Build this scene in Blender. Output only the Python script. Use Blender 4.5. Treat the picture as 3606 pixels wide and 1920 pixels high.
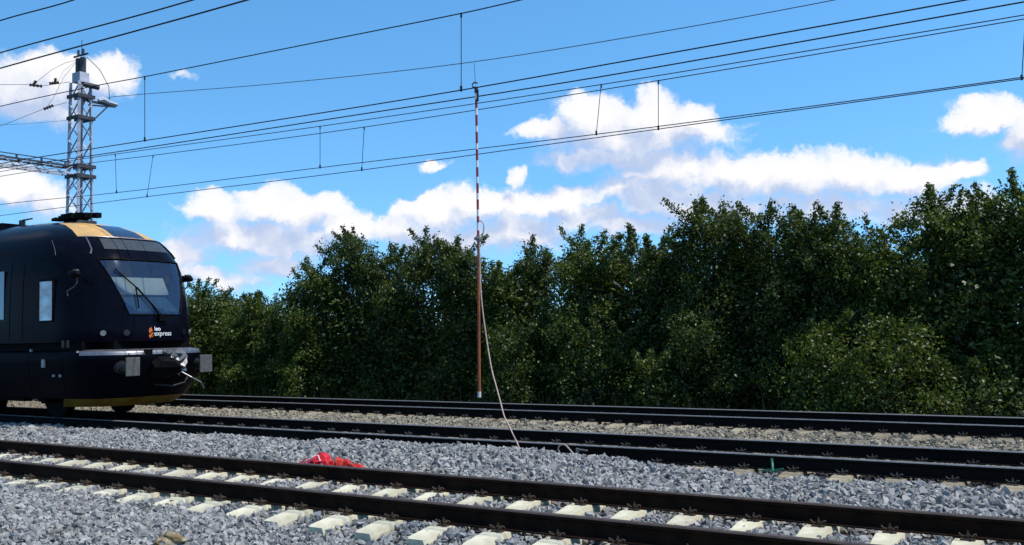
import bpy, bmesh, math, random
import numpy as np
from mathutils import Vector, Matrix
for o in list(bpy.data.objects): bpy.data.objects.remove(o, do_unlink=True)
SC = bpy.context.scene
COL = SC.collection
R_ = math.radians

# ------------------------------------------------------------------ camera
# world: X runs along the tracks (to the right), Y away from the camera, z = 0 is the top of the rails
CAM_H = 1.58
ROT = np.array([[0.83914243, 0.04897735, 0.54170213],
                [0.54358114, -0.0407967, -0.83836458],
                [-0.01896121, 0.99796636, -0.0608574]])
FPX = 3465.0
cam = bpy.data.cameras.new('camera')
camo = bpy.data.objects.new('camera', cam); COL.objects.link(camo)
m = Matrix([list(r) for r in ROT]).to_4x4(); m.translation = (0, 0, CAM_H)
camo.matrix_world = m
cam.sensor_fit = 'HORIZONTAL'; cam.sensor_width = 36.0; cam.lens = FPX/3606*36
cam.clip_start = 0.05; cam.clip_end = 6000
SC.camera = camo

def ray(x, y):            # photograph pixel (2576 px wide copy) -> world direction
    return ROT @ np.array([x*1.4-1803, -(y*1.4-960), -FPX])
def ony(x, y, Y):         # where that direction meets the vertical plane at distance Y
    d = ray(x, y); k = Y/d[1]
    return Vector((d[0]*k, Y, CAM_H+d[2]*k))
def onx(x, y, X):
    d = ray(x, y); k = X/d[0]
    return Vector((X, d[1]*k, CAM_H+d[2]*k))
def azel(x, y):
    d = ray(x, y); d = d/np.linalg.norm(d)
    return math.degrees(math.atan2(d[0], d[1])), math.degrees(math.asin(d[2]))

# ------------------------------------------------------------------ light and exposure
SUN_EL, SUN_AZ = 61.0, 74.0           # azimuth from +Y towards +X
sun = bpy.data.lights.new('sun', 'SUN'); sun.energy = 3.0; sun.angle = R_(0.53); sun.color = (1, .95, .87)
suno = bpy.data.objects.new('sun', sun); COL.objects.link(suno)
sdir = Vector((math.sin(R_(SUN_AZ))*math.cos(R_(SUN_EL)), math.cos(R_(SUN_AZ))*math.cos(R_(SUN_EL)), math.sin(R_(SUN_EL))))
suno.rotation_euler = sdir.to_track_quat('Z', 'Y').to_euler(); suno.location = (10, 5, 30)
vs = SC.view_settings
vs.view_transform = 'Standard'; vs.look = 'None'; vs.exposure = 0.7; vs.gamma = 1.0; vs.use_curve_mapping = False

# ------------------------------------------------------------------ node helpers
class NT:
    def __init__(s, tree): s.t = tree; s.n = tree.nodes; s.l = tree.links
    def node(s, typ, **kw):
        n = s.n.new(typ)
        for k, v in kw.items(): setattr(n, k, v)
        return n
    def set(s, inp, v):
        if isinstance(v, bpy.types.NodeSocket): s.l.new(v, inp)
        elif v is not None: inp.default_value = v
    def math(s, op, a, b=None, c=None, clamp=False):
        n = s.node('ShaderNodeMath', operation=op, use_clamp=clamp)
        s.set(n.inputs[0], a); s.set(n.inputs[1], b); s.set(n.inputs[2], c)
        return n.outputs[0]
    def vm(s, op, a, b=None, out=0):
        n = s.node('ShaderNodeVectorMath', operation=op)
        s.set(n.inputs[0], a)
        if op == 'SCALE': s.set(n.inputs[3], b)
        else: s.set(n.inputs[1], b)
        return n.outputs[out]
    def mix(s, f, a, b, blend='MIX'):
        n = s.node('ShaderNodeMix', data_type='RGBA', blend_type=blend)
        s.set(n.inputs[0], f); s.set(n.inputs[6], a); s.set(n.inputs[7], b)
        return n.outputs[2]
    def noise(s, vec, scale, detail=4, rough=.55, out=0, dist=0):
        n = s.node('ShaderNodeTexNoise')
        if vec is not None: s.l.new(vec, n.inputs['Vector'])
        n.inputs['Scale'].default_value = scale; n.inputs['Detail'].default_value = detail
        n.inputs['Roughness'].default_value = rough; n.inputs['Distortion'].default_value = dist
        return n.outputs[out]
    def ramp(s, f, lo, hi, a=0., b=1.):
        n = s.node('ShaderNodeMapRange', interpolation_type='SMOOTHSTEP')
        s.set(n.inputs[0], f)
        for i, v in zip((1, 2, 3, 4), (lo, hi, a, b)): s.set(n.inputs[i], v)
        return n.outputs[0]
def c4(c): return (c[0], c[1], c[2], 1.0)

# ------------------------------------------------------------------ sky
W = bpy.data.worlds.new('World'); SC.world = W; W.use_nodes = True
W.node_tree.nodes.clear()
# clouds: billowing shapes given by their direction (azimuth, elevation in degrees)
BLOBS = [  # x, y, half width, half height, weight
 (115,205,120,78,1),(55,235,95,66,.95),(110,275,120,44,.8),(268,185,66,60,1),(200,180,70,42,.9),
 (40,480,110,50,.8),(120,520,70,35,.6),
 (458,195,48,24,.16),
 (540,528,80,44,1),(675,515,70,46,1),(760,545,90,44,.95),(822,520,45,36,.85),(610,590,150,46,.85),(740,610,140,50,.75),
 (470,645,70,36,.9),(700,662,90,30,.85),(440,690,70,30,.8),(880,570,80,40,.8),(560,700,120,30,.6),
 (1090,538,95,46,1),(1200,520,95,46,1),(1280,515,80,42,1),(1385,515,90,38,.95),(1130,590,170,46,.85),(1310,585,140,55,.85),(1000,575,70,36,.8),(1440,490,60,25,.8),
 (1087,418,33,18,.6),(1302,443,24,24,.62),
 (1490,300,95,56,1),(1460,280,50,36,1),(1640,288,70,52,1),(1745,305,62,48,1),(1600,345,230,50,1),(1390,335,95,26,.8),(1780,330,60,26,.8),
 (1550,400,190,32,.8),(1690,425,140,55,.95),(1560,480,80,38,1),(1660,490,130,50,1),(1850,445,150,58,1),(2000,445,130,62,1),(2140,440,130,58,1),
 (2290,445,130,48,1),(2420,432,60,30,.85),(1800,520,170,45,.8),(2080,520,220,45,.65),(2330,520,190,45,.7),(1590,565,120,28,.8),(1480,540,120,30,.8),(2480,560,140,50,.6),
 (1965,515,44,18,.8),
 (2500,290,110,40,1),(2430,312,70,24,.8),(2570,350,60,56,.95),(2640,300,90,60,1)]
grp = bpy.data.node_groups.new('cloud_density', 'ShaderNodeTree')
grp.interface.new_socket('P', in_out='INPUT', socket_type='NodeSocketVector')
grp.interface.new_socket('Density', in_out='OUTPUT', socket_type='NodeSocketFloat')
g = NT(grp); gi = g.node('NodeGroupInput'); go = g.node('NodeGroupOutput')
P = gi.outputs[0]
acc = None
for (x, y, rx, ry, wgt) in BLOBS:
    a0, e0 = azel(x, y); a1, _ = azel(x+rx, y); _, e1 = azel(x, y-ry)
    ka, ke = 1/max(a1-a0, .2)/1.36, 1/max(e1-e0, .2)/1.3
    n = g.node('ShaderNodeVectorMath', operation='MULTIPLY_ADD'); g.l.new(P, n.inputs[0])
    n.inputs[1].default_value = (ka, ke, 0); n.inputs[2].default_value = (-a0*ka, -e0*ke, 1.0-wgt)
    L = g.vm('LENGTH', n.outputs[0], out=1)
    acc = L if acc is None else g.math('SMOOTH_MIN', acc, L, .14)
acc = g.math('SUBTRACT', 1.0, acc)
g.l.new(acc, go.inputs[0])

w = NT(W.node_tree)
tc = w.node('ShaderNodeTexCoord').outputs['Generated']
s3 = w.node('ShaderNodeSeparateXYZ'); w.l.new(tc, s3.inputs[0])
az = w.math('MULTIPLY', w.math('ARCTAN2', s3.outputs[0], s3.outputs[1]), 57.29578)
el = w.math('MULTIPLY', w.math('ARCSINE', s3.outputs[2]), 57.29578)
pv = w.node('ShaderNodeCombineXYZ'); w.l.new(az, pv.inputs[0]); w.l.new(el, pv.inputs[1])
P0 = pv.outputs[0]
wn = w.noise(P0, .42, 5, .62, out=1)
P1 = w.vm('MULTIPLY', w.vm('ADD', P0, w.vm('SCALE', w.vm('SUBTRACT', wn, (.5, .5, .5)), 2.5)), (1, 1, 0))
def dens(off):
    n = w.node('ShaderNodeGroup'); n.node_tree = grp
    w.l.new(w.vm('ADD', P1, off), n.inputs[0]); return n.outputs[0]
# the rest of the sky carries the same scattered cumulus
out_az = w.ramp(w.math('ABSOLUTE', w.math('ADD', az, 33.0)), 33, 46)
out_el = w.ramp(el, 21, 30)
outside = w.math('MAXIMUM', out_az, out_el)
gen = w.ramp(w.noise(w.vm('MULTIPLY', P0, (.05, .1, 0)), 1.0, 3, .5), .5, .68, -.6, .8)
gen = w.math('SUBTRACT', gen, w.math('MULTIPLY', w.math('SUBTRACT', 1.0, outside), 2.0))
fb = w.math('MULTIPLY', w.math('SUBTRACT', w.noise(P1, .85, 7, .6), .5), .8)
fb2 = w.math('MULTIPLY', w.math('SUBTRACT', w.noise(w.vm('ADD', P1, (.35, .55, 0)), .85, 3, .6), .5), .8)
d0 = w.math('ADD', w.math('MAXIMUM', dens((0, 0, 0)), gen), fb)
d1 = w.math('ADD', w.math('MAXIMUM', dens((.7, 1.35, 0)), gen), fb2)
sky = w.node('ShaderNodeTexSky', sky_type='NISHITA', sun_disc=False)
sky.sun_elevation = R_(SUN_EL); sky.sun_rotation = R_(SUN_AZ); sky.altitude = 300
sky.air_density = 1.0; sky.dust_density = .15; sky.ozone_density = 4.0
# look the sky up a little higher so that its blue reaches down as in clear dry air
lift = w.vm('NORMALIZE', w.vm('ADD', w.vm('MULTIPLY', tc, (1, 1, 1.15)), (0, 0, .13)))
w.l.new(lift, sky.inputs[0])
hs = w.node('ShaderNodeHueSaturation'); hs.inputs['Saturation'].default_value = 1.2; hs.inputs['Hue'].default_value = .49
w.l.new(sky.outputs[0], hs.inputs['Color'])
blue = hs.outputs[0]
lit = w.math('SUBTRACT', w.math('MULTIPLY', d0, .55), w.math('MULTIPLY', d1, .9))
lit = w.ramp(lit, -.44, .34)
mask = w.ramp(d0, -.02, w.math('MULTIPLY_ADD', lit, -.32, .66))
ccol = w.mix(lit, (2.1, 2.55, 3.55, 1), (4.2, 4.15, 4.2, 1))
thin = w.ramp(d0, .0, .8, .86, 1.)
mask = w.math('MULTIPLY', mask, thin)
skyc = w.mix(mask, blue, ccol)
bg = w.node('ShaderNodeBackground'); w.l.new(skyc, bg.inputs[0]); bg.inputs[1].default_value = .15
wo = w.node('ShaderNodeOutputWorld'); w.l.new(bg.outputs[0], wo.inputs[0])
W.cycles.sampling_method = 'MANUAL'; W.cycles.sample_map_resolution = 256

# ------------------------------------------------------------------ materials
MATS = {}
def mat(name, col, rough=.7, var=.25, scale=6., spec=.4, metal=0., bump=0., bscale=40., col2=None, detail=5, coat=0., island=0.):
    m = bpy.data.materials.new(name); m.use_nodes = True
    t = NT(m.node_tree); b = t.n['Principled BSDF']
    co = t.node('ShaderNodeTexCoord').outputs['Object']
    c2 = col2 if col2 else tuple(c*(1-var) for c in col)
    f = t.ramp(t.noise(co, scale, detail, .6), .35, .68)
    c = t.mix(f, c4(c2), c4(col))
    if island:
        ri = t.node('ShaderNodeObjectInfo').outputs['Random']
        h = t.node('ShaderNodeHueSaturation'); t.l.new(c, h.inputs['Color'])
        t.l.new(t.ramp(ri, 0, 1, 1-island, 1+island), h.inputs['Value']); c = h.outputs[0]
    t.l.new(c, b.inputs['Base Color'])
    b.inputs['Roughness'].default_value = rough; b.inputs['Metallic'].default_value = metal
    b.inputs['Specular IOR Level'].default_value = spec; b.inputs['Coat Weight'].default_value = coat
    if bump:
        bn = t.node('ShaderNodeBump'); bn.inputs['Strength'].default_value = bump; bn.inputs['Distance'].default_value = .01
        t.l.new(t.noise(co, bscale, 6, .65), bn.inputs['Height']); t.l.new(bn.outputs[0], b.inputs['Normal'])
    MATS[name] = m; return m
mat('soil', (.11, .1, .085), .95, .5, 3, .1, bump=.6, bscale=30)
mat('ballast_bed', (.12, .12, .125), .95, .6, 30, .1, bump=1., bscale=45)
mat('concrete', (.62, .58, .43), .85, .2, 5, .2, bump=.35, bscale=70, col2=(.47, .43, .3), island=.1)
mat('old_concrete', (.33, .275, .185), .9, .3, 5, .2, bump=.4, bscale=60, col2=(.22, .18, .12), island=.2)
mat('rail_rust', (.024, .0115, .0065), .8, .5, 5, .06, bump=.4, bscale=60, col2=(.010, .006, .0042))
mat('rail_dark', (.008, .007, .006), .7, .4, 9, .08, bump=.3, bscale=60)
mat('rail_top_rust', (.075, .05, .036), .6, .4, 14, .4)
mat('rail_top_steel', (.2, .2, .2), .6, .3, 18, .4, metal=.2)
mat('clip_rust', (.085, .06, .043), .75, .5, 25, .2, col2=(.035, .025, .02))
mat('clip_grey', (.085, .08, .072), .7, .5, 25, .2)
mat('display_grey', (.05, .055, .06), .35, .3, 14, .3)
mat('train_paint', (.0026, .0032, .0075), .18, .2, 7, .04, col2=(.0036, .0042, .0085), detail=9)
mat('train_skirt', (.0026, .003, .006), .4, .2, 3, .03)
mat('train_black', (.003, .003, .0035), .7, .3, 4, .08)
mat('train_orange', (.62, .35, .11), .5, .25, 3, .3, col2=(.47, .29, .11))
mat('plow_yellow', (.16, .12, .015), .6, .3, 4, .1, col2=(.12, .06, .012))
mat('silver', (.22, .22, .24), .42, .25, 10, .5, metal=.75)
mat('crumpled', (.22, .22, .23), .35, .5, 12, .4, metal=.45)
mat('buffer_grey', (.11, .107, .102), .6, .3, 14, .3)
mat('steel_dark', (.03, .03, .032), .5, .3, 14, .4, metal=.3)
mat('cab_dark', (.012, .02, .035), .8, .2, 3, .1)
mat('blind', (.36, .4, .37), .9, .12, 3, .1)
mat('desk', (.34, .36, .33), .9, .2, 3, .1)
mat('pale_gloss', (.3, .3, .3), .2, .2, 20, .6)
mat('white_print', (.8, .8, .8), .5, .05, 20, .3)
mat('orange_print', (.7, .16, .03), .5, .2, 30, .3)
mat('galvanised', (.52, .53, .58), .6, .3, 3, .3, metal=.05, col2=(.36, .37, .41))
mat('mast_dark', (.06, .06, .065), .6, .4, 6, .3)
mat('wire', (.012, .012, .014), .6, .2, 5, .3)
mat('wire_grey', (.05, .05, .055), .6, .2, 5, .3)
mat('insulator', (.05, .03, .025), .3, .3, 9, .5)
mat('pole_red', (.33, .03, .035), .45, .2, 12, .4)
mat('pole_white', (.78, .76, .74), .45, .1, 12, .4)
mat('pole_orange', (.36, .105, .028), .5, .3, 6, .3, col2=(.25, .065, .03))
mat('pole_cap', (.6, .6, .6), .5, .2, 12, .4)
mat('cable', (.55, .44, .36), .6, .35, 60, .3, col2=(.4, .25, .2))
mat('clamp_metal', (.3, .28, .26), .5, .3, 20, .4, metal=.4)
mat('red_plastic', (.62, .012, .018), .35, .25, 14, .5, col2=(.42, .008, .014))
mat('red_cloth', (.55, .035, .02), .75, .3, 16, .3, col2=(.3, .01, .01))
mat('pink_trim', (.8, .45, .45), .5, .2, 20, .4)
mat('green_tape', (.012, .15, .09), .5, .3, 20, .4)
mat('debris', (.33, .3, .21), .9, .4, 22, .2, bump=.8, bscale=40, col2=(.16, .1, .035))
mat('bark', (.055, .045, .035), .9, .4, 10, .2, bump=.6, bscale=25)
def glass(name, tint, gloss, base, ior=1.5):
    m = bpy.data.materials.new(name); m.use_nodes = True
    t = NT(m.node_tree); t.n.clear()
    tr = t.node('ShaderNodeBsdfTransparent'); tr.inputs[0].default_value = c4(tint)
    gl = t.node('ShaderNodeBsdfGlossy'); gl.inputs[0].default_value = c4(gloss)
    co = t.node('ShaderNodeTexCoord').outputs['Object']
    gl.inputs['Roughness'].default_value = .06
    fr = t.node('ShaderNodeFresnel'); fr.inputs[0].default_value = ior
    df = t.node('ShaderNodeBsdfDiffuse'); df.inputs[0].default_value = (.25, .3, .36, 1)
    f = t.math('ADD', fr.outputs[0], base, clamp=True)
    mx = t.node('ShaderNodeMixShader'); t.l.new(f, mx.inputs[0]); t.l.new(tr.outputs[0], mx.inputs[1]); t.l.new(gl.outputs[0], mx.inputs[2])
    # dust film
    m2 = t.node('ShaderNodeMixShader'); t.l.new(t.ramp(t.noise(co, 38, 6, .75), .52, .8, .03, .4), m2.inputs[0])
    t.l.new(mx.outputs[0], m2.inputs[1]); t.l.new(df.outputs[0], m2.inputs[2])
    o = t.node('ShaderNodeOutputMaterial'); t.l.new(m2.outputs[0], o.inputs[0])
    MATS[name] = m
glass('windscreen', (.72, .78, .78), (.36, .48, .66), .1)
glass('dark_glass', (.05, .06, .08), (.8, .9, 1), .12)
glass('side_glass', (.3, .35, .4), (.85, .92, 1), .32)

def stone_mat(name, c1, c2, tint):
    m = bpy.data.materials.new(name); m.use_nodes = True
    t = NT(m.node_tree); b = t.n['Principled BSDF']
    rnd = t.node('ShaderNodeObjectInfo').outputs['Random']
    co = t.node('ShaderNodeTexCoord').outputs['Object']
    c = t.mix(t.ramp(rnd, 0, 1), c4(c1), c4(c2))
    r2 = t.math('FRACT', t.math('MULTIPLY', rnd, 17.31))
    c = t.mix(t.ramp(r2, .75, 1.), c, c4(tint))
    c = t.mix(t.ramp(t.noise(co, 2.2, 5, .65), .3, .7, 0, .35), c, (.09, .09, .095, 1))
    t.l.new(c, b.inputs['Base Color']); b.inputs['Roughness'].default_value = .85; b.inputs['Specular IOR Level'].default_value = .25
    MATS[name] = m
stone_mat('stone_grey', (.15, .146, .14), (.395, .38, .355), (.28, .28, .258))
stone_mat('stone_beige', (.15, .128, .09), (.37, .32, .23), (.24, .20, .13))
stone_mat('stone_dark', (.018, .017, .016), (.05, .046, .042), (.035, .03, .022))  # much darker stone for the beds of the farther tracks

def leaf_mat(name, a, b_, c_):
    m = bpy.data.materials.new(name); m.use_nodes = True
    t = NT(m.node_tree); b = t.n['Principled BSDF']
    ri = t.node('ShaderNodeNewGeometry').outputs['Random Per Island']
    c = t.mix(t.ramp(ri, 0, .75), c4(a), c4(b_)); c = t.mix(t.ramp(ri, .82, 1.), c, c4(c_))
    t.l.new(c, b.inputs['Base Color']); b.inputs['Roughness'].default_value = .45; b.inputs['Specular IOR Level'].default_value = .3
    tl = t.node('ShaderNodeBsdfTranslucent')
    tlc = t.mix(1.0, c, (1.25, 1.5, .5, 1), 'MULTIPLY'); t.l.new(tlc, tl.inputs[0])
    mx = t.node('ShaderNodeMixShader'); mx.inputs[0].default_value = .3
    t.l.new(b.outputs[0], mx.inputs[1]); t.l.new(tl.outputs[0], mx.inputs[2])
    t.l.new(mx.outputs[0], t.n['Material Output'].inputs[0]); MATS[name] = m
leaf_mat('leaf_dark', (.019, .029, .005), (.074, .1, .018), (.145, .16, .046))
leaf_mat('leaf_mid', (.026, .041, .006), (.096, .13, .02), (.165, .18, .05))
leaf_mat('leaf_light', (.03, .045, .006), (.095, .122, .018), (.16, .17, .045))
leaf_mat('leaf_grass', (.02, .025, .01), (.05, .055, .022), (.1, .095, .05))

# ------------------------------------------------------------------ object helpers
def origin(o):
    v = Vector((0, 0, 0))
    while o is not None: v = v+o.location; o = o.parent
    return v
def tag(o, label=None, cat=None, group=None, kind=None):
    if label: o['label'] = label
    if cat: o['category'] = cat
    if group: o['group'] = group
    if kind: o['kind'] = kind
    return o
def thing(name, loc, label, cat, group=None):
    o = bpy.data.objects.new(name, None); COL.objects.link(o); o.location = loc; o.empty_display_size = .2
    return tag(o, label, cat, group)
class MB:
    def __init__(s): s.v = []; s.f = []; s.mi = []; s.m = 0
    def add(s, vs, fs):
        n = len(s.v); s.v += [tuple(v) for v in vs]; s.f += [tuple(i+n for i in f) for f in fs]; s.mi += [s.m]*len(fs); return s
    def box(s, c, d, rot=None):
        c = Vector(c); h = Vector(d)/2
        vs = [Vector((x*h.x, y*h.y, z*h.z)) for x in (-1, 1) for y in (-1, 1) for z in (-1, 1)]
        if rot is not None: vs = [rot @ v for v in vs]
        return s.add([c+v for v in vs], [(0, 1, 3, 2), (4, 6, 7, 5), (0, 4, 5, 1), (2, 3, 7, 6), (0, 2, 6, 4), (1, 5, 7, 3)])
    def bar(s, a, b, wdt, hgt=None):          # rectangular bar between two points
        a = Vector(a); b = Vector(b); d = b-a; hgt = hgt or wdt
        q = d.to_track_quat('Z', 'Y').to_matrix()
        return s.box((a+b)/2, (wdt, hgt, d.length), q)
    def tube(s, pts, r, n=6, caps=True):
        pts = [Vector(p) for p in pts]; rs = r if isinstance(r, (list, tuple)) else [r]*len(pts)
        vs = []; fs = []; up = Vector((0.13, .27, 1)).normalized()
        for i, p in enumerate(pts):
            d = (pts[min(i+1, len(pts)-1)]-pts[max(i-1, 0)]).normalized()
            if abs(d.dot(up)) > .97: up = Vector((1, .2, .1)).normalized()
            a = d.cross(up).normalized(); b = a.cross(d)
            for k in range(n):
                t = 2*math.pi*k/n; vs.append(p+(a*math.cos(t)+b*math.sin(t))*rs[i])
        for i in range(len(pts)-1):
            for k in range(n): fs.append((i*n+k, i*n+(k+1) % n, (i+1)*n+(k+1) % n, (i+1)*n+k))
        if caps: fs.append(tuple(range(n-1, -1, -1))); fs.append(tuple((len(pts)-1)*n+k for k in range(n)))
        return s.add(vs, fs)
    def prism(s, prof, x0, x1):               # (y,z) outline extruded along X
        n = len(prof)
        vs = [(x0, y, z) for y, z in prof]+[(x1, y, z) for y, z in prof]
        fs = [(i, (i+1) % n, n+(i+1) % n, n+i) for i in range(n)]+[tuple(range(n-1, -1, -1)), tuple(range(n, 2*n))]
        return s.add(vs, fs)
    def mesh(s, name, mats, off=Vector((0, 0, 0)), smooth=False):
        me = bpy.data.meshes.new(name)
        me.from_pydata([(v[0]-off.x, v[1]-off.y, v[2]-off.z) for v in s.v], [], s.f)
        mats = mats if isinstance(mats, (list, tuple)) else [mats]
        for mm in mats: me.materials.append(MATS[mm])
        if len(mats) > 1: me.polygons.foreach_set('material_index', s.mi)
        if smooth: me.polygons.foreach_set('use_smooth', [True]*len(me.polygons))
        bm = bmesh.new(); bm.from_mesh(me); bmesh.ops.recalc_face_normals(bm, faces=bm.faces); bm.to_mesh(me); bm.free()
        return me
    def build(s, name, mats, parent=None, smooth=False):
        o = bpy.data.objects.new(name, s.mesh(name, mats, origin(parent), smooth)); COL.objects.link(o); o.parent = parent
        return o
def place(name, me, loc, parent):
    o = bpy.data.objects.new(name, me); COL.objects.link(o); o.parent = parent
    o.location = Vector(loc)-origin(parent) if parent else Vector(loc); return o
def np_mesh(name, V, F, matname):             # V (n,3), F (m,k) arrays
    me = bpy.data.meshes.new(name); k = F.shape[1]
    me.vertices.add(len(V)); me.vertices.foreach_set('co', V.astype(np.float32).ravel())
    me.loops.add(F.size); me.loops.foreach_set('vertex_index', F.astype(np.int32).ravel())
    me.polygons.add(len(F)); me.polygons.foreach_set('loop_start', np.arange(0, F.size, k, dtype=np.int32))
    me.polygons.foreach_set('loop_total', np.full(len(F), k, dtype=np.int32))
    me.update(calc_edges=True); me.validate(); me.materials.append(MATS[matname]); return me
rng = np.random.default_rng(7)

# ------------------------------------------------------------------ ground
T1, T2, T3 = 8.2, 12.87, 17.75        # track axes
GAUGE = .7535
def sst(x, a, b):
    t = np.clip((x-a)/(b-a), 0, 1); return t*t*(3-2*t)
def ground_z(x, y):
    x = np.asarray(x, float); y = np.asarray(y, float)
    n = .012*np.sin(x*2.3+y*1.1)+.010*np.sin(x*.9-y*2.7+1)+.008*np.sin(x*5.1+y*3.3)
    z = np.full_like(x*y, -.235)
    outer = -.205-.13*sst(x, -10.5, -5.0)              # shoulder in front of the near track
    z = np.where(y < 7.0, outer-.06*sst(-y, -5.8, -3.5), z)
    z = z+np.where(y < 7.0, 0, 0)
    k = sst(y, 6.8, 7.3); z = np.where((y >= 6.8) & (y < 7.3), outer*(1-k)-.235*k, z)
    crest = -.125+.085*np.exp(-((x+8.8)/2.6)**2)-.085*sst(x, -6.2, -4.6)
    up = sst(y, 9.15, 11.3); dn = sst(y, 11.45, 11.95+.2*np.exp(-((x+8.5)/2.4)**2))
    mound = -.225+(crest+.225)*up*(1-dn)-.02*dn
    z = np.where((y >= 9.15) & (y < 12.4), mound, z)
    z = np.where(y > 18.9, -.235-.45*sst(y, 18.9, 20.3), z)
    z = np.where(y < 3.6, z-.25*sst(-y, -3.6, -2.0), z)
    return z+n*np.where(y > 19.5, 2, 1)
# one ground sheet reaching the horizon, finer near the tracks
gx = np.unique(np.concatenate([[-3000, -1200, -500, -220, -120, -80], np.arange(-60, 14.1, .5), [20, 40, 80, 200, 500, 1200, 3000]]))
gy = np.unique(np.concatenate([[-3000, -1000, -300, -100, -40, -15, -6, -2], np.arange(0, 26.1, .25), [28, 32, 40, 60, 120, 400, 1200, 3000]]))
GX, GY = np.meshgrid(gx, gy)
V = np.stack([GX, GY, ground_z(GX, GY)-.02], -1).reshape(-1, 3)
nx, ny = len(gx), len(gy)
ii = (np.arange(ny-1)[:, None]*nx+np.arange(nx-1)[None]).ravel()
me = np_mesh('ground', V, np.stack([ii, ii+1, ii+nx+1, ii+nx], 1), 'soil')
gm = bpy.data.materials.new('ground_mix'); gm.use_nodes = True
t = NT(gm.node_tree); b = t.n['Principled BSDF']
co = t.node('ShaderNodeTexCoord').outputs['Object']; sy = t.node('ShaderNodeSeparateXYZ'); t.l.new(co, sy.inputs[0])
yy = t.math('ADD', sy.outputs[1], t.math('MULTIPLY', t.noise(co, 1.4, 3), .5))
st = t.mix(t.ramp(t.noise(co, 34, 4, .7), .4, .62), (.03, .03, .032, 1), (.12, .12, .125, 1))
st2 = t.mix(t.ramp(t.noise(co, 34, 4, .7), .4, .62), (.035, .03, .024, 1), (.14, .12, .09, 1))
st = t.mix(t.ramp(yy, 12.8, 13.4), st, st2)
gr = t.mix(t.ramp(t.noise(co, 6, 5, .7), .4, .65), (.03, .032, .018, 1), (.06, .065, .028, 1))
inb = t.math('MULTIPLY', t.ramp(yy, 19.2, 19.9, 1, 0), t.ramp(yy, .3, 1.4))
t.l.new(t.mix(inb, gr, st), b.inputs['Base Color']); b.inputs['Roughness'].default_value = .95; b.inputs['Specular IOR Level'].default_value = .1
bn = t.node('ShaderNodeBump'); bn.inputs['Distance'].default_value = .03; t.l.new(t.noise(co, 28, 4, .7), bn.inputs['Height']); t.l.new(bn.outputs[0], b.inputs['Normal'])
me.materials[0] = gm
go_ = bpy.data.objects.new('ground', me); COL.objects.link(go_); tag(go_, 'dark soil and gravel ground under the tracks and hedge', 'ground', kind='structure')

# ------------------------------------------------------------------ tracks
PH = .46
def rail_profile(yc):
    h = [(-.075, -.172), (-.075, -.161), (-.012, -.145), (-.0095, -.05), (-.034, -.037), (-.036, -.008), (-.028, 0)]
    return [(yc+y, z) for y, z in h]+[(yc-y, z) for y, z in reversed(h)]
def sleeper_mesh(name, matname):
    # long prism: heights along y, trapezoid section
    ys = [-1.3, -1.26, -.98, -.52, -.2, .2, .52, .98, 1.26, 1.3]
    zt = [-.225, -.212, -.178, -.178, -.222, -.222, -.178, -.178, -.212, -.225]
    wt = [.085, .095, .105, .105, .09, .09, .105, .105, .095, .085]
    mb = MB(); vs = []; fs = []
    for y, z, wd in zip(ys, zt, wt):
        vs += [(-wd-.035, y, -.4), (-wd-.018, y, z-.045), (-wd, y, z), (wd, y, z), (wd+.018, y, z-.045), (wd+.035, y, -.4)]
    for i in range(len(ys)-1):
        for k in range(5): fs.append((i*6+k, i*6+k+1, (i+1)*6+k+1, (i+1)*6+k))
    fs += [(0, 1, 2, 3, 4, 5), tuple(9*6+k for k in (5, 4, 3, 2, 1, 0))]
    mb.add(vs, fs); return mb.mesh(name, matname)
def fastening_mesh(name, matname):            # rail pad, two tension clips with their bolts
    mb = MB(); mb.box((0, 0, -.177), (.13, .15, .008))
    for s in (-1, 1):
        mb.box((0, s*.125, -.170), (.15, .06, .016))
        pts = [(-.075, s*.095, -.135), (-.088, s*.125, -.118), (-.078, s*.16, -.105), (-.055, s*.165, -.125), (-.035, s*.13, -.138), (-.018, s*.085, -.140),
               (.018, s*.085, -.140), (.035, s*.13, -.138), (.055, s*.165, -.125), (.078, s*.16, -.105), (.088, s*.125, -.118), (.075, s*.095, -.135)]
        mb.tube(pts, .0075, 5)
        mb.tube([(0, s*.118, -.165), (0, s*.118, -.088)], .010, 6)
        mb.tube([(0, s*.118, -.128), (0, s*.118, -.110)], .018, 6)
    mb.v = [(x*.74, y, z*.85-.027) for x, y, z in mb.v]
    return mb.mesh(name, matname)
def track(yc, label, rm, rt, sm, cm, x0, x1):
    root = thing('railway_track', (-8, yc, -.4), label, 'railway track', 'parallel railway tracks')
    for s in (-1, 1):
        r = MB(); r.prism(rail_profile(yc+s*GAUGE), -260, 60)
        top = MB()
        ro = r.build('rail', [rm], root)
        yr = yc+s*GAUGE
        pr = [(-.0375, -.0095), (-.029, .0025), (.029, .0025), (.0375, -.0095)]
        top.add([(xx, yr+py_, pz_) for xx in (-260, 60) for py_, pz_ in pr], [(k, k+1, k+5, k+4) for k in range(3)])
        top.build('running_surface', rt, ro)
    sme = sleeper_mesh('sleeper', sm); fme = fastening_mesh('rail_fastening', cm)
    k = math.ceil((x0-PH)/.6); rr = random.Random(int(yc*10))
    while PH+.6*k < x1:
        x = PH+.6*k+rr.uniform(-.012, .012)
        so = place('sleeper', sme, (x, yc+rr.uniform(-.015, .015), rr.uniform(-.004, .002)), root)
        for s in (-1, 1):
            fo = bpy.data.objects.new('rail_fastening', fme); COL.objects.link(fo); fo.parent = so
            fo.location = (rr.uniform(-.008, .008), s*GAUGE+yc-so.location.y-root.location.y, 0)
        k += 1
    return root
track(T1, 'nearest railway track with rust-brown rails on clean cream concrete sleepers', 'rail_rust', 'rail_top_rust', 'concrete', 'clip_rust', -24, 3)
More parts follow.
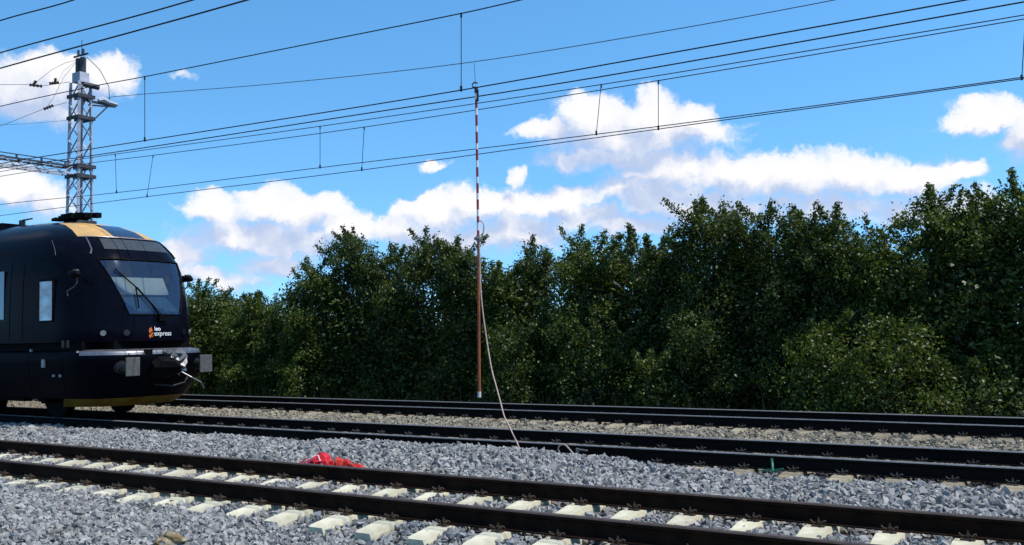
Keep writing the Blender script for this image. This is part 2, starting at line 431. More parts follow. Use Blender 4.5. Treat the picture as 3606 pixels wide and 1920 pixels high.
track(T2, 'middle railway track with dark rails that the black train stands on', 'rail_dark', 'rail_top_steel', 'old_concrete', 'clip_grey', -36, 3)
track(T3, 'farthest railway track with dark rails running along the foot of the hedge', 'rail_dark', 'rail_top_steel', 'old_concrete', 'clip_grey', -42, 3)

# ballast stones: points carrying instances of angular stones
def stone_group(matname, seed):
    ng = bpy.data.node_groups.new('scatter_'+matname, 'GeometryNodeTree')
    ng.interface.new_socket('Geometry', in_out='INPUT', socket_type='NodeSocketGeometry')
    ng.interface.new_socket('Geometry', in_out='OUTPUT', socket_type='NodeSocketGeometry')
    N = ng.nodes; L = ng.links
    gi = N.new('NodeGroupInput'); go = N.new('NodeGroupOutput'); ji = N.new('GeometryNodeJoinGeometry')
    for k in range(10):
        p = N.new('GeometryNodePoints'); p.inputs['Count'].default_value = 11+k % 4
        rv = N.new('FunctionNodeRandomValue'); rv.data_type = 'FLOAT_VECTOR'
        rv.inputs[0].default_value = (-1, -1, -1); rv.inputs[1].default_value = (1, 1, 1); rv.inputs['Seed'].default_value = seed+k*13
        L.new(rv.outputs[0], p.inputs['Position'])
        ch = N.new('GeometryNodeConvexHull'); L.new(p.outputs[0], ch.inputs[0])
        sm = N.new('GeometryNodeSetMaterial'); sm.inputs['Material'].default_value = MATS[matname]; L.new(ch.outputs[0], sm.inputs[0])
        gti = N.new('GeometryNodeGeometryToInstance'); L.new(sm.outputs[0], gti.inputs[0]); L.new(gti.outputs[0], ji.inputs[0])
    iop = N.new('GeometryNodeInstanceOnPoints'); L.new(gi.outputs[0], iop.inputs['Points']); L.new(ji.outputs[0], iop.inputs['Instance'])
    iop.inputs['Pick Instance'].default_value = True
    for nm, ty, dst in (('idx', 'INT', 'Instance Index'), ('rot', 'FLOAT_VECTOR', 'Rotation'), ('scl', 'FLOAT_VECTOR', 'Scale')):
        a = N.new('GeometryNodeInputNamedAttribute'); a.data_type = ty; a.inputs[0].default_value = nm
        if nm == 'rot':
            er = N.new('FunctionNodeEulerToRotation'); L.new(a.outputs[0], er.inputs[0]); L.new(er.outputs[0], iop.inputs[dst])
        else: L.new(a.outputs[0], iop.inputs[dst])
    L.new(iop.outputs[0], go.inputs[0]); return ng
def scatter(name, matname, regions, label, seed):
    pts = []; sz = []
    for (y0, y1, dens_, s0, s1) in regions:
        xl, xr = -1.86*y1-1.5, min(-.06*y0+1.6, 2.5)
        n = int((xr-xl)*(y1-y0)*dens_)
        x = rng.uniform(xl, xr, n); y = rng.uniform(y0, y1, n)
        keep = x > -1.86*y-1.6
        for tc_ in (T1, T2, T3):      # sleepers stay clear, rails too
            d = np.abs(((x-PH+.3) % .6)-.3)
            on = (np.abs(y-tc_) < 1.31) & (d < .118)
            keep &= ~(on & (rng.random(n) > .02+.25*((np.abs(y-tc_) > 1.12) & (x < -8.5))))
            for s in (-1, 1): keep &= np.abs(y-tc_-s*GAUGE) > .085
        x, y = x[keep], y[keep]
        pts.append(np.stack([x, y], 1)); sz.append(rng.uniform(s0, s1, len(x))*rng.choice([.75, 1, 1, 1.25], len(x)))
    p = np.concatenate(pts); s = np.concatenate(sz)
    z = ground_z(p[:, 0], p[:, 1])+s*rng.uniform(-.6, .75, len(s))
    me = bpy.data.meshes.new(name); me.vertices.add(len(p)); me.vertices.foreach_set('co', np.c_[p, z].astype(np.float32).ravel())
    a = me.attributes.new('idx', 'INT', 'POINT'); a.data.foreach_set('value', rng.integers(0, 10, len(p)).astype(np.int32))
    a = me.attributes.new('rot', 'FLOAT_VECTOR', 'POINT'); a.data.foreach_set('vector', rng.uniform(-1.6, 1.6, (len(p), 3)).astype(np.float32).ravel()*np.tile([1, 1, 4], len(p)).astype(np.float32))
    sc = s[:, None]*rng.uniform(.7, 1.15, (len(p), 3))
    a = me.attributes.new('scl', 'FLOAT_VECTOR', 'POINT'); a.data.foreach_set('vector', sc.astype(np.float32).ravel())
    o = bpy.data.objects.new(name, me); COL.objects.link(o)
    md = o.modifiers.new('stones', 'NODES'); md.node_group = stone_group(matname, seed)
    return tag(o, label, 'gravel', kind='stuff')
scatter('grey_ballast', 'stone_grey', [(3.6, 6.95, 1150, .022, .036), (6.95, 9.45, 900, .022, .037), (9.45, 11.95, 760, .027, .044)],
        'loose light grey crushed stone around the nearest track and heaped beside the middle one', 3)
scatter('dark_ballast', 'stone_dark', [(11.85, 13.62, 420, .026, .04), (17.0, 19.3, 220, .028, .045)], 'dark crushed stone between the rails of the farther tracks', 9)  # darker stones inside the two farther tracks
scatter('beige_ballast', 'stone_beige', [(13.65, 17.0, 520, .028, .045)],
        'older beige crushed stone between the middle and the farthest track', 5)

# ------------------------------------------------------------------ train
YC = T2
train = thing('passenger_train', (-19, YC, 0), 'black passenger train with rounded nose, large windscreen and gold roof edge', 'train')
def xc(z):      # centre line of the nose
    return float(np.interp(z, [.3, .9, 1.3, 1.5, 1.75, 2.1, 2.5, 2.9, 3.25, 3.45, 3.66, 3.85, 4.0, 4.1, 4.17, 4.22],
                           [-17.05, -16.95, -16.9, -16.85, -16.83, -16.89, -16.98, -17.11, -17.31, -17.47, -17.72, -18.08, -18.55, -19.1, -19.8, -21.2]))
def hw(z):
    return float(np.interp(z, [.3, .6, 1.0, 1.5, 2.2, 2.9, 3.2, 3.45, 3.66, 3.85, 4.0, 4.1, 4.17, 4.22],
                           [1.22, 1.34, 1.40, 1.42, 1.42, 1.40, 1.37, 1.31, 1.22, 1.06, .86, .64, .40, .05]))
def fdep(z): return float(np.interp(z, [.3, 1.5, 2.1, 3.25, 4.2], [1.4, 1.4, 1.4, 1.4, 1.4]))
def front_x(z, u):                      # plan curve of the nose, u = y / half width
    d = fdep(z); return xc(z)-d*(1-max(0, 1-abs(u)**float(np.interp(z, [1.5, 2.1, 3.0], [2.4, 2.7, 3.2])))**.5)
def ue(z): return float(np.interp(z, [1.55, 2.1, 3.22, 3.4, 3.66, 4.2], [.40, .435, .70, .64, .64, .70]))
def shell_pt(z, q, off=0):              # q in -1..1 over the front; |q|>1 runs back along the side
    h = hw(z); aq = abs(q); sg = 1 if q >= 0 else -1
    if aq <= .5: u = aq/.5*ue(z)
    elif aq <= 1:
        t = (aq-.5)/.5; u = ue(z)+(1-ue(z))*(1-(1-t)**2)
    else: u = 1
    x = front_x(z, u)-(max(0, aq-1)*30)
    y = h*u*sg
    if off:
        e = 1e-3
        def raw(zz, qq): return shell_pt(zz, qq)
        a = raw(z, min(max(q+e, -1.9), 1.9))-raw(z, q-e); b_ = raw(min(z+.01, 4.22), q)-raw(z-.01, q)
        n = a.cross(b_).normalized(); c = Vector((-19.5, YC, 2.2))
        p = Vector((x, YC+y, z))
        if n.dot(p-c) < 0: n = -n
        return p+n*off
    return Vector((x, YC+y, z))
ZL = [1.55, 1.6, 1.75, 1.95, 2.08, 2.25, 2.45, 2.65, 2.85, 3.05, 3.2, 3.3, 3.4, 3.52, 3.66, 3.76, 3.86, 3.94, 4.02, 4.08, 4.13, 4.17, 4.2, 4.22]
QF = [i/12 for i in range(-12, 13)]
QL = [-1.9, -1.5, -1.2, -1.1, -1.04]+QF+[1.04, 1.1, 1.2, 1.5, 1.9]
def patch(zs, qs, off, mats, name, parent, smooth=True, skip=None, thick=0):
    mb = MB(); vs = []; fs = []
    for z in zs:
        for q in qs: vs.append(shell_pt(z, q, off))
    n = len(qs)
    for i in range(len(zs)-1):
        for j in range(n-1):
            if skip and skip((zs[i]+zs[i+1])/2, (qs[j]+qs[j+1])/2): continue
            fs.append((i*n+j, i*n+j+1, (i+1)*n+j+1, (i+1)*n+j))
    mb.add(vs, fs)
    o = mb.build(name, mats, parent, smooth)
    if thick:
        md = o.modifiers.new('thickness', 'SOLIDIFY'); md.thickness = thick; md.offset = -1
    return o
SIDEW = (1.0, 1.0)
body = patch(ZL, QL, 0, 'train_paint', 'body', train, skip=lambda z, q: abs(q) < .5 and 2.08 < z < 3.2)
# underside of the nose
mb = MB(); mb.add([shell_pt(1.55, q) for q in QL], [tuple(range(len(QL)))]); mb.build('nose_underside', 'train_black', body)
qs_w = [i/12*.5*1.0 for i in range(-12, 13)]
ws = patch([2.08, 2.25, 2.45, 2.65, 2.85, 3.05, 3.2], [i/20 for i in range(-10, 11)], -.012, 'windscreen', 'windscreen', train)
mb = MB()
for zz in (2.08, 3.2): mb.tube([shell_pt(zz, i/20, .002) for i in range(-10, 11)], .014, 5)
for sg in (-1, 1): mb.tube([shell_pt(zz, .5*sg, .002) for zz in (2.08, 2.4, 2.8, 3.0, 3.2)], .016, 5)
mb.build('windscreen_seal', 'train_black', ws)
# cab behind the glass
mb = MB(); mb.add([(-18.9, YC-1.2, 1.6), (-18.9, YC+1.2, 1.6), (-18.9, YC+1.15, 3.7), (-18.9, YC-1.15, 3.7)], [(0, 1, 2, 3)])
mb.add([(-18.9, YC-1.2, 2.02), (-18.9, YC+1.2, 2.02), (-17.3, YC+.8, 2.02), (-17.3, YC-.8, 2.02)], [(0, 1, 2, 3)])
mb.build('cab_interior', 'cab_dark', train)
mb = MB(); mb.add([(-17.42, YC-.82, 2.84), (-17.42, YC+.52, 2.86), (-17.26, YC+.56, 2.50), (-17.26, YC-.60, 2.49)], [(0, 1, 2, 3)])
o = mb.build('sun_blind', 'blind', train); md = o.modifiers.new('thickness', 'SOLIDIFY'); md.thickness = .01
mb = MB(); mb.add([(-17.28, YC-.6, 2.42), (-17.28, YC+.48, 2.43), (-17.0, YC+.58, 2.14), (-17.0, YC-.40, 2.13)], [(0, 1, 2, 3)])
o = mb.build('driver_desk', 'desk', train); md = o.modifiers.new('thickness', 'SOLIDIFY'); md.thickness = .02
mb = MB(); mb.box((-17.0, YC+.1, 2.16), (.06, .22, .1)); mb.build('desk_screen', 'cab_dark', train)
# display strip, gold roof panel with dark roof glass, side trim
patch([3.41, 3.52, 3.64], [i/20 for i in range(-9, 10)], .008, 'display_grey', 'destination_display', train)
for zz in ():
    pass
patch([3.69, 3.76, 3.86, 3.94, 4.0, 4.05, 4.085], [i/24*1.0 for i in range(-15, 16)], .006, 'train_orange', 'gold_roof_panel', train)
patch([3.70, 3.78, 3.86, 3.94, 4.0], [i/24 for i in range(-6, 7)], .012, 'dark_glass', 'roof_window', train)
mb = MB(); mb.tube([shell_pt(3.675, i/24, .01) for i in range(-14, 15)], .013, 5); mb.build('roof_trim', 'silver', train)
for sg in (-1, 1):
    mb = MB(); mb.tube([shell_pt(z, .56*sg, .012) for z in (3.68, 3.55, 3.4, 3.3)], .018, 5); mb.build('pillar_trim', 'silver' if sg < 0 else 'train_black', train)
# roof clutter
rr = random.Random(4); mb = MB()
for i in range(9):
    x = -19.95+i*.13; hh = .05+.09*math.sin(min(1, i/6)*math.pi*.7)*(1-i/14)+rr.uniform(0, .03)
    mb.box((x, YC-.1+rr.uniform(-.1, .1), 4.21+hh/2), (.2, .36-.03*i, hh), Matrix.Rotation(rr.uniform(-.3, .3), 3, 'Y') @ Matrix.Rotation(rr.uniform(-.3, .3), 3, 'Z'))
mb.build('roof_fairing', 'train_black', train)
mb = MB(); mb.box((-21.6, YC-.1, 4.28), (.1, .1, .16)); mb.bar((-21.6, YC-.1, 4.36), (-21.2, YC-.1, 4.37), .03); mb.build('roof_antenna', 'steel_dark', train)
mb = MB()
mb.prism([(YC-1.0, 3.9), (YC-.85, 4.16), (YC-.4, 4.3), (YC+.4, 4.3), (YC+.85, 4.16), (YC+1.0, 3.9)], -44, -21.9); mb.build('roof_equipment_cover', 'train_paint', train)
# lower body with rounded ledge, skirt and plough
def xlow(z): return float(np.interp(z, [.25, .45, .8, 1.25, 1.36, 1.4], [-17.25, -16.95, -16.72, -16.62, -16.66, -16.85]))
def low_pt(z, u, off=0):
    h = float(np.interp(z, [.25, .45, .8, 1.25, 1.36, 1.4], [1.12, 1.3, 1.39, 1.43, 1.40, 1.25]))+off
    au = min(abs(u), 1); x = xlow(z)+off-1.1*(1-max(0, 1-au**2.8)**.5)-max(0, abs(u)-1)*27
    return Vector((x, YC+h*au*(1 if u >= 0 else -1), z))
def low_patch(zs, us, matname, name, parent, off=0):
    mb = MB(); vs = [low_pt(z, u, off) for z in zs for u in us]; n = len(us)
    fs = [(i*n+j, i*n+j+1, (i+1)*n+j+1, (i+1)*n+j) for i in range(len(zs)-1) for j in range(n-1)]
    mb.add(vs, fs); return mb.build(name, matname, parent, True)
UF = [math.sin(i/14*math.pi/2) for i in range(-14, 15)]
UL = [-1.98, -1.4, -1.1, -1.03]+UF+[1.03, 1.1, 1.4, 1.98]
low = low_patch([.44, .6, .8, 1.0, 1.15, 1.25, 1.29], UL, 'train_skirt', 'lower_body', train)
low_patch([1.29, 1.33, 1.36, 1.385, 1.4], [u for u in UL if -.99 < u < 1.05], 'silver', 'bumper_ledge', low)  # silver colour stands in for sun caught along the rounded ledge
low_patch([1.29, 1.33, 1.36, 1.4], [-1.98, -1.4, -1.1, -1.03, -1.0, -.985], 'train_skirt', 'sole_bar', low)
low_patch([.27, .33, .40, .44], UF, 'plow_yellow', 'snow_plough', train, .01)
mb = MB(); mb.add([low_pt(1.4, u) for u in UL], [tuple(range(len(UL)))]); mb.build('ledge_top', 'train_black', low)
mb = MB(); mb.prism([(YC-1.28, 1.38), (YC+1.28, 1.38), (YC+1.28, 1.57), (YC-1.28, 1.57)], -44, -17.5)
mb.prism([(YC-.9, 1.38), (YC+.9, 1.38), (YC+.9, 1.57), (YC-.9, 1.57)], -17.5, -17.05); mb.build('nose_recess', 'train_black', train)
mb = MB(); mb.add([low_pt(.44, u) for u in UL], [tuple(range(len(UL)))]); mb.build('underframe', 'train_black', low)
mb = MB()
for u0 in (-.545, -.36): 
    mb.bar(low_pt(1.30, u0, .005), low_pt(1.385, u0, .005), .02, .02)
mb.bar(low_pt(1.34, -.22, .0), low_pt(1.34, -.34, .0), .05, .09)
mb.build('ledge_gap', 'train_black', low)
# buffers
for sg in (-1, 1):
    y = YC+sg*.875
    bo = None; mb = MB(); mb.box((-16.49, y, 1.06), (.035, .31, .36))
    o = mb.build('buffer', 'buffer_grey', train); md = o.modifiers.new('b', 'BEVEL'); md.width = .012; md.segments = 2
    mb = MB(); mb.tube([(-17.2, y, 1.05), (-16.78, y, 1.05)], .13, 14); mb.tube([(-16.8, y, 1.05), (-16.5, y, 1.05)], .1, 14); mb.build('buffer_shaft', 'steel_dark', o, False)
# crushed coupler hatch: crumpled sheet metal, dark hole, bent rod
def crumple(name, n, size, centre, rough, matname, parent, seed, fine=.5, smooth=False):
    bm = bmesh.new(); bmesh.ops.create_icosphere(bm, subdivisions=n, radius=1)
    r2 = random.Random(seed); ks = [(Vector((r2.gauss(0, 1), r2.gauss(0, 1), r2.gauss(0, 1))).normalized()*r2.uniform(2, 6), r2.uniform(0, 6)) for _ in range(9)]
    for v in bm.verts:
        p = v.co.copy(); k = 1
        for d, ph in ks: k += rough*abs(math.sin(p.dot(d)+ph))-rough*.5
        k += r2.uniform(-rough, rough)*fine
        v.co = Vector((p.x*size[0]*k, p.y*size[1]*k, p.z*size[2]*k))+Vector(centre)-origin(parent)
    me = bpy.data.meshes.new(name); bm.to_mesh(me); bm.free(); me.materials.append(MATS[matname])
    if smooth: me.polygons.foreach_set('use_smooth', [True]*len(me.polygons))
    o = bpy.data.objects.new(name, me); COL.objects.link(o); o.parent = parent; return o
cp = crumple('coupler', 2, (.3, .34, .2), (-16.72, YC+.0, 1.02), .14, 'train_black', train, 3)
r9 = random.Random(12); mb = MB(); ny_, nz_ = 8, 7
vs = []
for i in range(ny_):
    for j in range(nz_):
        fy, fz = i/(ny_-1), j/(nz_-1); bul = .12*math.sin(fy*math.pi)*math.sin(fz*math.pi)
        vs.append((-16.62+bul+r9.uniform(-.07, .07), YC-.06+.62*fy*(1-.25*(1-fz))+r9.uniform(-.03, .03), .9+.48*fz+.08*math.sin(fy*5)*(1-fz)+r9.uniform(-.025, .025)))
fs = []
for i in range(ny_-1):
    for j in range(nz_-1):
        a, b, c, d = i*nz_+j, (i+1)*nz_+j, (i+1)*nz_+j+1, i*nz_+j+1
        if (i, j) in ((0, 0), (0, 1), (1, 0), (0, 2), (6, 0), (6, 6)): continue
        fs += [(a, b, c), (a, c, d)] if r9.random() < .5 else [(a, b, d), (b, c, d)]
mb.add(vs, fs); o = mb.build('crushed_hatch_cover', 'crumpled', train); md = o.modifiers.new('thickness', 'SOLIDIFY'); md.thickness = .006
mb = MB(); mb.tube([(-16.6, YC+.05, 1.28), (-16.45, YC-.02, 1.18), (-16.4, YC+.1, 1.02), (-16.42, YC+.2, .92)], .02, 6); mb.build('brake_hose', 'train_black', train)
mb = MB(); mb.tube([(-16.5, YC+.2, .95), (-16.35, YC+.4, .80), (-16.28, YC+.58, .69), (-16.27, YC+.64, .56)], .014, 6); mb.build('bent_rod', 'silver', train)
mb = MB(); mb.tube([(-16.8, YC-.15, .68), (-16.55, YC+.1, .64), (-16.45, YC+.3, .70), (-16.5, YC+.42, .8)], .02, 6); mb.build('air_hose', 'steel_dark', train)
# lamps, wiper, mirrors, window, small side marks, lettering
for sg in (-1, 1):
    for k, (q, zz, r) in enumerate(((.66*sg, 1.72, .055), (.53*sg, 1.72, .06))):
        p = shell_pt(zz, q, .004); c = shell_pt(zz, q, .04)-p
        mb = MB(); mb.tube([p-c*.3, p+c*.25], r, 14); mb.build('headlight', 'pale_gloss' if k == 0 else 'dark_glass', train)
mb = MB(); a = shell_pt(2.0, .06, .03); b_ = shell_pt(2.62, -.28, .05); top = shell_pt(2.98, -.42, .04); bot = shell_pt(2.2, -.33, .04)
mb.tube([a, a+(b_-a)*.5+Vector((.03, 0, 0)), b_], .014, 5); mb.tube([a+Vector((0, .05, .01)), b_+Vector((0, .03, .0))], .009, 5)
wi = mb.build('wiper', 'train_black', train)
mb = MB(); mb.tube([top, b_, bot], .016, 5); mb.build('wiper_blade', 'train_black', wi)
mb = MB(); mb.box(a, (.1, .2, .12)); mb.build('wiper_motor_cap', 'train_black', wi)
for sg in (-1, 1):
    y = YC+(-1.52 if sg < 0 else 1.10)
    mb = MB(); mb.tube([(-17.62, y-sg*.12, 2.84), (-17.5, y, 2.87), (-17.3, y+sg*.02, 2.87), (-17.22, y+sg*.01, 2.84)], [.045, .075, .075, .04], 8)
    mo = mb.build('mirror', 'train_black', train, True)
    mb = MB(); mb.tube([(-17.42, y, 2.93), (-17.28, y+sg*.01, 2.925)], .03, 8); mb.build('mirror_cap', 'buffer_grey', mo, True)
    mb = MB(); mb.tube([(-17.33, y, 2.82), (-17.33, y-sg*.01, 2.70), (-17.45, y-sg*.02, 2.62), (-17.72, y-sg*.05, 2.55), (-17.74, y-sg*.08, 2.46)], .014, 6); mb.build('grab_rail', 'buffer_grey', train)
mb = MB(); mb.box((-18.48, YC-1.418, 2.39), (.5, .03, .86)); sf = mb.build('window_frame', 'train_black', train)
mb = MB(); mb.box((-18.485, YC-1.432, 2.385), (.42, .012, .78)); mb.build('cab_side_window', 'side_glass', sf)
for x0, x1 in ((-22.4, -20.0), (-25.4, -23.0), (-28.4, -26.0)):
    mb = MB(); mb.box(((x0+x1)/2, YC-1.416, 2.55), (x1-x0, .02, 1.0)); mb.build('passenger_window', 'dark_glass', train)
for (x, z, dx, dz) in ((-18.98, 1.40, .05, .05), (-18.55, 1.14, .10, .16), (-18.2, .9, .05, .05), (-17.98, .9, .05, .05), (-17.9, 1.52, .05, .14), (-17.74, 1.52, .05, .14)):  # small pale and dark marks along the near side
    mb = MB(); mb.box((x, YC-1.432, z), (dx, .03, dz)); mb.build('side_mark', 'pale_gloss' if z < 1.45 else 'steel_dark', train)
def text_mesh(body_, size, name, matname, parent, centre, yaw_pts):
    cu = bpy.data.curves.new(name, 'FONT'); cu.body = body_; cu.size = size; cu.extrude = .002; cu.offset = .0015; cu.align_x = 'LEFT'
    ob = bpy.data.objects.new('tmp', cu); COL.objects.link(ob); bpy.context.view_layer.update()
    me = bpy.data.meshes.new_from_object(ob.evaluated_get(bpy.context.evaluated_depsgraph_get())); bpy.data.objects.remove(ob)
    # lay the flat letters on the curved nose
    og = origin(parent)
    for v in me.vertices:
        y = centre[0]+v.co.x; z = centre[1]+v.co.y; u = (y-YC)/hw(z)
        v.co = Vector((front_x(z, u)+.006+v.co.z, y, z))-og
    me.materials.clear(); me.materials.append(MATS[matname])
    o = bpy.data.objects.new(name, me); COL.objects.link(o); o.parent = parent; return o
text_mesh('leo', .12, 'lettering', 'white_print', train, (YC-.13, 1.755), None)
text_mesh('express', .135, 'lettering', 'white_print', train, (YC-.13, 1.655), None)
mb = MB()
for poly in ([(-.22, 1.60), (-.14, 1.70), (-.16, 1.735), (-.25, 1.66)], [(-.24, 1.70), (-.17, 1.76), (-.20, 1.83), (-.25, 1.78)], [(-.16, 1.62), (-.135, 1.665), (-.2, 1.64)]):
    vs = [(front_x(z, y/hw(z))+.006, YC+y, z) for y, z in poly]; mb.add(vs, [tuple(range(len(vs)))])
mb.build('logo', 'orange_print', train)
for xs_, z0_, z1_ in ((-19.32, 1.6, 3.2), (-19.78, 1.6, 3.2), (-22.9, .5, 3.2), (-17.95, .5, 1.28), (-19.1, .5, 1.28), (-21.4, .5, 1.28)):
    mb = MB(); n_ = 8
    pts_ = [(xs_, YC-(hw(z0_+(z1_-z0_)*k/n_) if z0_ > 1.5 else 1.42)-.001, z0_+(z1_-z0_)*k/n_) for k in range(n_+1)]
    if z0_ < 1.5: pts_ = [(xs_, YC-float(np.interp(z, [.45, .8, 1.25], [1.3, 1.39, 1.43]))-.001, z) for z in np.linspace(z0_, z1_, 7)]
    mb.tube(pts_, .007, 4); mb.build('seam_or_glint', 'train_black', train)
mb = MB(); mb.tube([(x_, YC-1.421, 2.02) for x_ in (-44, -30, -19.9)], .006, 4); mb.build('seam_or_glint', 'buffer_grey', train)
mb = MB(); mb.tube([shell_pt(z, -.86, .004) for z in (3.3, 3.42, 3.52, 3.62)], .006, 4); mb.build('seam_or_glint', 'silver', train)  # bright reflections on the nose edge, put in as a thin silver line
# bogies
for bx in (-20.3, -36.5):
    for sg in (-1, 1):
        mb = MB(); y = YC+sg*1.0
        mb.bar((bx-1.6, y, .62), (bx+1.6, y, .62), .14, .2); mb.bar((bx-.5, y, .45), (bx+.5, y, .45), .16, .22)
        fr = mb.build('bogie_frame', 'train_black', train)
        for dx in (-1.25, 1.25):
            mb = MB(); mb.tube([(bx+dx, YC+sg*.82, .43), (bx+dx, YC+sg*.69, .43)], .43, 28); mb.tube([(bx+dx, YC+sg*.70, .43), (bx+dx, YC+sg*.66, .43)], .45, 28)
            wh = mb.build('wheel', 'train_black', train)
            mb = MB(); mb.tube([(bx+dx, YC+sg*1.12, .43), (bx+dx, YC+sg*.84, .43)], .12, 12); mb.build('axle_box', 'train_black', wh)
    for dx in (-1.25, 1.25):
        mb = MB(); mb.tube([(bx+dx, YC-.66, .43), (bx+dx, YC+.66, .43)], .08, 10); mb.build('axle', 'steel_dark', train)

# ------------------------------------------------------------------ lattice masts and gantry boom
def lattice_mast(cx, cy, label):
    root = thing('lattice_mast', (cx, cy, -.6), label, 'mast')
    def hx(z): return .42-.0135*(z+.6)
    def hy(z): return .34-.0105*(z+.6)
    zt = 10.45
    for sx in (-1, 1):
        for sy_ in (-1, 1):
            mb = MB(); a = Vector((cx+sx*hx(-.6), cy+sy_*hy(-.6), -.6)); b = Vector((cx+sx*hx(zt), cy+sy_*hy(zt), zt))
            mb.bar(a, b, .10, .02); mb.bar(a-Vector((sx*.045, 0, 0)), b-Vector((sx*.045, 0, 0)), .02, .10); mb.build('leg', 'galvanised', root)
    for face in range(4):
        z = -.2; k = 0
        while z < zt-.2:
            z2 = z+.62
            for d in (0, 1):
                def pt(zz, s):
                    if face == 0: return (cx+s*hx(zz), cy-hy(zz)-.012-.012*d, zz)
                    if face == 1: return (cx+s*hx(zz), cy+hy(zz)+.012+.012*d, zz)
                    if face == 2: return (cx+hx(zz)+.012+.012*d, cy+s*hy(zz), zz)
                    return (cx-hx(zz)-.012-.012*d, cy+s*hy(zz), zz)
                s = 1 if d else -1
                if (face in (2, 3)) and (k+d) % 2: continue
                mb = MB(); mb.bar(pt(z, -s), pt(min(z2, zt), s), .05, .012); mb.build('brace', 'galvanised', root)
            z = z2; k += 1
    for z, e in ((9.95, .06), (9.2, .04), (7.52, .06), (7.18, .06), (5.6, .03)):
        mb = MB(); mb.box((cx, cy, z), (2*hx(z)+2*e, .06, .09)); mb.box((cx, cy-hy(z)-.05, z), (2*hx(z)+2*e, .05, .12)); mb.box((cx, cy+hy(z)+.05, z), (2*hx(z)+2*e, .05, .12))
        mb.box((cx+hx(z)+.05, cy, z), (.05, 2*hy(z)+.2, .12)); mb.build('collar', 'mast_dark', root)
    return root, hx, hy
MX, MY = -30.55, 20.1
mast, hx, hy = lattice_mast(MX, MY, 'grey steel lattice catenary mast rising behind the black train')
mb = MB(); mb.box((MX, MY, 10.62), (.44, .36, .34)); mb.build('head_cap', 'galvanised', mast)
mb = MB()
for sg in (-1, 1): mb.box((MX+.12*sg, MY, 11.05), (.15, .15, .55)); mb.tube([(MX+.14*sg, MY, 11.4), (MX+.14*sg, MY, 11.62)], .04, 8)
mb.bar((MX-.4, MY, 11.42), (MX+.4, MY, 11.42), .05); mb.tube([(MX+.05, MY, 11.4), (MX+.05, MY, 11.95)], .012, 6)
mb.build('switch_unit', 'mast_dark', mast)
mb = MB(); mb.tube([(MX+.3, MY-.1, 10.35), (MX+.45, MY+.4, 10.3)], .09, 10); mb.build('switch_motor', 'mast_dark', mast)
mb = MB(); ax = MX+.1
mb.bar((ax, MY+.2, 9.85), (ax+.1, MY+1.25, 9.85), .1, .07); mb.bar((ax+.05, MY+.2, 9.7), (ax+.12, MY+1.2, 9.8), .05); mb.bar((ax+.05, MY+.25, 9.05), (ax+.1, MY+.9, 9.75), .04)
arm = mb.build('bracket_arm', 'mast_dark', mast)
mb = MB(); mb.tube([(ax+.1, MY+.55, 9.92), (ax+.1, MY+.72, 9.98), (ax+.1, MY+.9, 9.92), (ax+.1, MY+1.3, 9.9)], [.05, .12, .1, .05], 8); mb.build('insulator', 'galvanised', arm)
mb = MB(); mb.tube([(MX+.2, MY+.1, 11.35), (MX+.2, MY+.6, 11.0), (MX+.2, MY+.95, 10.5), (MX+.2, MY+1.0, 9.95)], .012, 5); mb.build('jumper_cable', 'wire', mast)
mast2, _, _ = lattice_mast(MX, 4.3, 'second lattice mast carrying the near end of the gantry boom')
# gantry boom across the tracks
boom = thing('gantry_boom', (MX, MY-.4, 7.2), 'horizontal lattice gantry boom reaching left from the catenary mast', 'gantry')
y0, y1 = 4.8, MY-.42
for sx in (-1, 1):
    for z in (7.23, 7.47):
        mb = MB(); mb.bar((MX+sx*.24, y0, z), (MX+sx*.24, y1, z), .06, .06); mb.build('chord', 'galvanised' if z < 7.3 else 'mast_dark', boom)
yy_ = y1-.05; k = 0
while yy_ > 9.5:
    for sx in (-1, 1):
        mb = MB(); a, b = (7.24, 7.46) if k % 2 else (7.46, 7.24)
        mb.bar((MX+sx*.28, yy_, a), (MX+sx*.28, yy_-.4, b), .035, .012); mb.build('brace', 'galvanised', boom)
    mb = MB(); mb.bar((MX-.24, yy_, 7.515), (MX+.24, yy_-.35*(k % 2), 7.515), .05, .012); mb.build('brace', 'mast_dark', boom)
    yy_ -= .4; k += 1
mb = MB()
for k in range(9): mb.box((MX+.2, y1-.25-k*.85, 7.56), (.05, .05, .09))
mb.bar((MX+.2, y0+2, 7.61), (MX+.2, y1, 7.61), .03, .03); mb.build('walkway_rail', 'mast_dark', boom)

# ------------------------------------------------------------------ overhead wires (heights read along each track's plane)
def wire_pts(px, Y, xl=-95, xr=16):
    p = [ony(x, y, Y) for x, y in px]; p.sort(key=lambda v: v.x)
    sl = (p[1].z-p[0].z)/(p[1].x-p[0].x); sl = max(min(sl, .03), -.03)
    left = [Vector((xl, Y, p[0].z+sl*(xl-p[0].x)*.35))]
    right = [Vector((xr, Y, p[-1].z+.01))]
    P = left+p+right
    # smooth the polyline a little
    out = [P[0]]
    for i in range(len(P)-1):
        for k in range(1, 7):
            t = k/6; a = P[max(i-1, 0)]; b = P[i]; c = P[i+1]; d = P[min(i+2, len(P)-1)]
            m1 = (c-a)/max((c.x-a.x), .1)*(c.x-b.x); m2 = (d-b)/max((d.x-b.x), .1)*(c.x-b.x)
            out.append(b*(2*t**3-3*t*t+1)+m1*(t**3-2*t*t+t)+c*(-2*t**3+3*t*t)+m2*(t**3-t*t))
    return out
def z_at(P, x):
    for a, b in zip(P, P[1:]):
        if a.x <= x <= b.x: return a.z+(b.z-a.z)*(x-a.x)/max(b.x-a.x, 1e-6)
    return P[-1].z
WR = .0105
